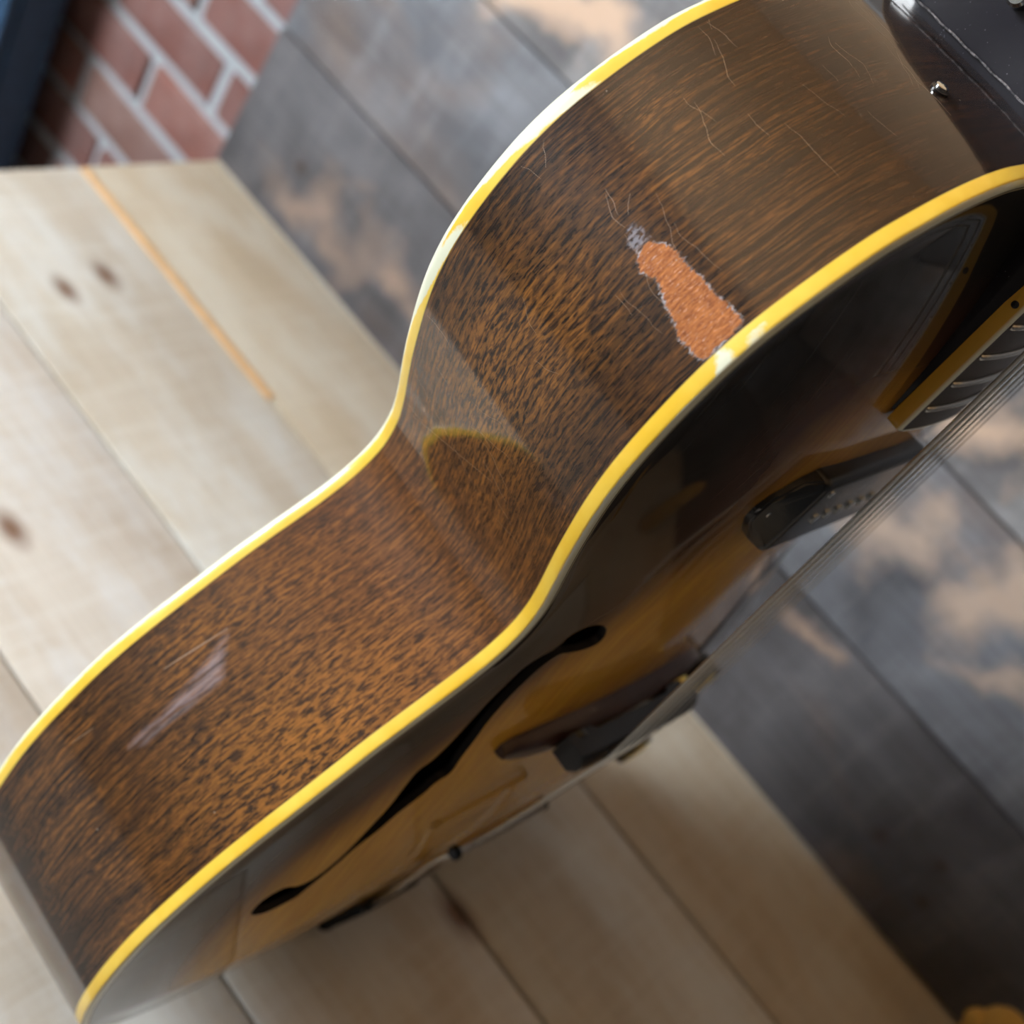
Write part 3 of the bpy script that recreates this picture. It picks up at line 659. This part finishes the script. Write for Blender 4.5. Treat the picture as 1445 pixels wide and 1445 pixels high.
for k in (3, 5, 7, 9, 12, 15, 17):
    a = (frets[k-1] + (frets[k-2] if k > 1 else 629)) / 2
    disc('position_dot', L(a, 0, board_h(a, 0) - .25), (1, 0, 0), .003, .0004, M_DOT, fb)
for k in (12, 15):
    a = (frets[k-1] + frets[k-2]) / 2; disc('side_dot', L(a, -half(a) + .3, board_edge(a) - 2.2), (0, -1, 0), .0012, .0004, M_BLACK, fb)
disc('side_dot', L(241.5, -half(241.5) + .3, board_edge(241) - 3.4), (0, -1, 0), .0013, .0004, M_BLACK, fb)
# nut and headstock (beyond the frame)
from_bm('nut', box_bm(.0135, .0225, -.0215, .0215, L(629, 0, 0)[2], L(634, 0, 0)[2], .001), M_CREAM, G)
b = bmesh.new(); out = [(634, 21), (650, 26), (680, 36), (760, 40), (805, 38), (812, 20), (806, 0)]
full = out + [(a, -l) for a, l in out[::-1][1:]]
vs = [b.verts.new(L(a, l, 14 - (a - 634) * .28)) for a, l in full]; f_ = b.faces.new(vs)
r = bmesh.ops.extrude_face_region(b, geom=[f_]); bmesh.ops.translate(b, verts=[v for v in r['geom'] if isinstance(v, bmesh.types.BMVert)], vec=(-.015, 0, 0))
hs = from_bm('headstock', b, M_NECK.m, G)
for sgn in (-1, 1):
    for k in range(3):
        a = 670 + k * 42; h0 = 14 - (a - 634) * .28
        p = disc('tuner_post', L(a, sgn * 26, h0), (1, 0, 0), .003, .008, M_NICK, hs)
        V, F = tube([L(a, sgn * 26, h0 - 20), L(a, sgn * 44, h0 - 20), L(a, sgn * 46, h0 - 20), L(a, sgn * 58, h0 - 20), L(a, sgn * 59, h0 - 20)], [.002, .002, .006, .007, .003], 12)
        mesh('tuner_button', V, F, M_CREAM, hs)

# ---- strings, bridge, tailpiece ----------------------------------------
M_WOUND = NT('wound_string'); wn = M_WOUND.n('ShaderNodeTexWave', bands_direction='Z'); wn.inputs['Scale'].default_value = 400; M_WOUND.l(M_WOUND.coord(), wn.inputs['Vector'])
M_WOUND.set(base=(.80, .83, .82), rough=.5, metal=1.0)
M_PLAIN = simple('plain_string', (.72, .74, .74), .22, 1, noise_amt=.05)
gauge = [1.32, 1.07, .81, .61, .43, .30]
for k in range(6):
    lb = -25 + 10 * k; ln = -18 + 7.2 * k; lt = -22 + 8.8 * k; rad = gauge[k] / 1700
    pts = [L(629, ln, 22.0), L(400, ln + (lb - ln) * .364, 29.6), L(200, ln + (lb - ln) * .682, 36.3), L(0, lb, 43), L(-2, lb, 42.9), L(-100, lt, 31)]
    V, F = tube(pts, rad, 8); o = mesh('string', V, F, M_WOUND.m if k < 4 else M_PLAIN, G)
M_ROSE = NT('dark_rosewood'); nr_ = M_ROSE.noise(M_ROSE.coord(scale=(1, 6, 60)), 6, 4); M_ROSE.set(base=M_ROSE.mix(nr_, (.022, .009, .007), (.075, .028, .018)), rough=.4, coat=.3)
V = []; F = []; nb2 = 33
for i in range(nb2):
    u = -1 + 2 * i / (nb2 - 1); l = 71 * u; hs_ = H1(0, l); tp = (1 - abs(u) ** 6); wd = 7.0 * (.35 + .65 * math.sqrt(max(0, 1 - abs(u) ** 5)))
    ht = 5.2 + 4.0 * tp * (.45 + .55 * (1 - u * u)); sk_ = -5.0 * max(0, -u)
    for (da, dh) in ((-wd, -.4), (-wd, ht * .55), (-wd * .55, ht), (wd * .55, ht), (wd, ht * .55), (wd, -.4)): V.append(L(da + sk_, l, hs_ + dh))
for i in range(nb2 - 1):
    for k in range(6): k2 = (k + 1) % 6; F.append((i*6 + k, i*6 + k2, (i+1)*6 + k2, (i+1)*6 + k))
F.append(tuple(range(6))[::-1]); F.append(tuple((nb2-1)*6 + k for k in range(6)))
bridge = mesh('bridge', V, F, M_ROSE.m, G, True, 50); bridge['label'] = 'dark rosewood bridge foot'
M_BRASS = simple('brass', (.92, .80, .30), .45, 1)
for sgn, mt, pl_ in ((-1, simple('dull_nickel', (.10, .10, .09), .35, 1), 37), (1, M_BRASS, 43)):
    hb_ = H1(0, pl_) + 8.2
    disc('thumbwheel', L(0, pl_ * sgn, hb_ + .5), (1, 0, 0), .0068, .0032, mt, bridge, 28, .08)
    disc('post', L(0, pl_ * sgn, hb_ - 2), (1, 0, 0), .0020, .012, mt, bridge)
# saddle: tall block with stepped crown
b = bmesh.new(); prof = []
for i in range(25):
    l = -45 + 90 * i / 24; ac = abs(l) / 45; hb2 = 29.0 if ac > .60 else 31.5; htp = 42.6 - (max(0, ac - .82) ** 2) * 30
    prof.append((l, hb2, htp))
V = []; F = []
for (l, hb2, htp) in prof:
    for (da, h) in ((-6, hb2), (-6, htp - 3), (-1.6, htp), (1.6, htp), (6, htp - 3), (6, hb2)): V.append(L(da, l, h))
for i in range(24):
    for k in range(6): k2 = (k + 1) % 6; F.append((i*6 + k, i*6 + k2, (i+1)*6 + k2, (i+1)*6 + k))
F.append(tuple(range(6))[::-1]); F.append(tuple(24*6 + k for k in range(6)))
M_SADD = simple('black_saddle', (.010, .012, .017), .3, coat=.4)
o = mesh('saddle', V, F, M_SADD, bridge, True, 40); o['label'] = 'black saddle block'
# trapeze tailpiece
M_DULL = simple('dull_metal', (.030, .034, .040), .3, 1)
V, F = tube([L(-101, -33, 30), L(-101, -31.5, 30), L(-101, 31.5, 30), L(-101, 33, 30)], [.002, .0034, .0034, .002], 14)
tp = mesh('tailpiece', V, F, M_NICK, G, True, 40); tp['label'] = 'trapeze tailpiece crossbar'
for sgn in (-1, 1):
    pts = [L(-101, 30 * sgn, 30), L(-110, 30 * sgn, 27.5), L(-125, 28 * sgn, 25), L(-160, 21 * sgn, 22), L(-194, 15 * sgn, 17)]
    V, F = tube(pts, .0016, 8); mesh('rod', V, F, M_NICK, tp)
    disc('end_cap', L(-101, 31.5 * sgn, 30), (0, sgn, 0), .0036, .003, M_DULL, tp)
V = []; F = []; hp = []
for i in range(18):
    t = i / 17
    if t < .62: a = -193 - (231 - 193) * (t / .62); h = H1(a, 0) + 6.2
    elif t < .78: q = (t - .62) / .16; a = -231 - 7 * math.sin(q * math.pi / 2); h = H1(-231, 0) + 6.2 - 6 * (1 - math.cos(q * math.pi / 2))
    else: a = -238.2; h = 1 - (t - .78) / .22 * 42
    hp.append((a, h))
for (a, h) in hp:
    for (l, k) in ((-17, 0), (17, 0), (17, -1), (-17, -1)): V.append(L(a + (k * .0 if a > -235 else -k * -1.2), l, h + (k * 4.6 if a > -235 else 0)))
for i in range(17):
    for k in range(4): k2 = (k + 1) % 4; F.append((i*4 + k, i*4 + k2, (i+1)*4 + k2, (i+1)*4 + k))
F.append((3, 2, 1, 0)); F.append((68, 69, 70, 71))
o = mesh('hinge_plate', V, F, M_DULL, tp, True, 40); o['label'] = 'dark hinge plate over the tail'
V, F = tube([L(-195, -19, 17), L(-195, 19, 17)], .0026, 12); mesh('hinge_pin', V, F, M_DULL, tp)
# end pin under the tail: what the guitar stands on
V, F = tube([L(-236, 0, -41), L(-240, 0, -41), L(-244, 0, -41), L(-247.5, 0, -41), L(-248.3, 0, -41)], [.007, .0045, .0055, .0085, .006], 20)
mesh('strap_pin', V, F, M_NICK, G, True, 50)

# ---- pickup ------------------------------------------------------------
M_PK = simple('black_plastic', (.003, .006, .011), .3, coat=.2)
PC = 144
zc = L(PC, 0, 0)[2]
pkb = box_bm(.0150, .0282, -.0435, .0435, zc - .0190, zc + .0190, .0036, 4)
pk = from_bm('pickup', pkb, M_PK, G, 60); pk['label'] = 'black dog-ear pickup'
for sgn in (-1, 1):
    b = bmesh.new(); hb_ = H1(PC, 50); vs = []
    for (a, l, h) in [(-18.5, 41, hb_ - 2), (18.5, 41, hb_ - 2), (-18.5, 41, 26.6), (18.5, 41, 26.6), (-16.5, 41, 27.8), (16.5, 41, 27.8), (-15, 49, hb_ - 2), (15, 49, hb_ - 2), (-15, 49, hb_ + 3.4), (15, 49, hb_ + 3.4),
                      (-6, 58, hb_ - 3), (6, 58, hb_ - 3), (-6, 58, hb_ + 2), (6, 58, hb_ + 2), (0, 60, hb_ - 3), (0, 60, hb_ + 1.8), (-17.5, 44.5, 25), (17.5, 44.5, 25)]:
        vs.append(b.verts.new(L(PC + a, l * sgn, h)))
    bmesh.ops.convex_hull(b, input=vs); bmesh.ops.bevel(b, geom=b.edges[:], offset=.0006, segments=2, affect='EDGES')
    ear = from_bm('ear', b, M_PK, pk, 30); disc('screw', L(PC, 53.5 * sgn, hb_ + 2.6), (1, 0, .0), .0021, .0012, M_STEEL, ear)
disc('screw', L(PC + 13, -35, 27.9), (1, 0, 0), .0018, .0009, M_STEEL, pk)
for k in range(6): disc('pole_screw', L(PC - 3, -24.5 + 9.8 * k, 27.9), (1, 0, 0), .0023, .0013, M_STEEL, pk)

# ---- knobs, jack, strap screws -------------------------------------------
for (a, l) in ((-38, 116), (-118, 138)):
    h = H1(a, l); kb = disc('control_knob', L(a, l, h), (1, 0, 0), .0120, .012, M_PK, G, 32, .12); kb['label'] = 'black control knob'
    disc('knob_cap', L(a, l, h + 12), (1, 0, 0), .0088, .0007, M_BRASS, kb)
def rp(s, h, lift=0): return rib_pt(s, h, lift)
p, n = rp(SU[-1] - 58.5, -31.5, 0.02)
wsh = disc('screw_washer', p, n, .0030, .0008, M_BLACK, G); wsh['label'] = 'small black washer on the shoulder'
disc('screw', p + n * .0008, n, .0021, .0011, M_STEEL, wsh)
disc('strap_button', L(302, -14.6, -47), (0, -1, .1), .0036, .005, M_STEEL, G)
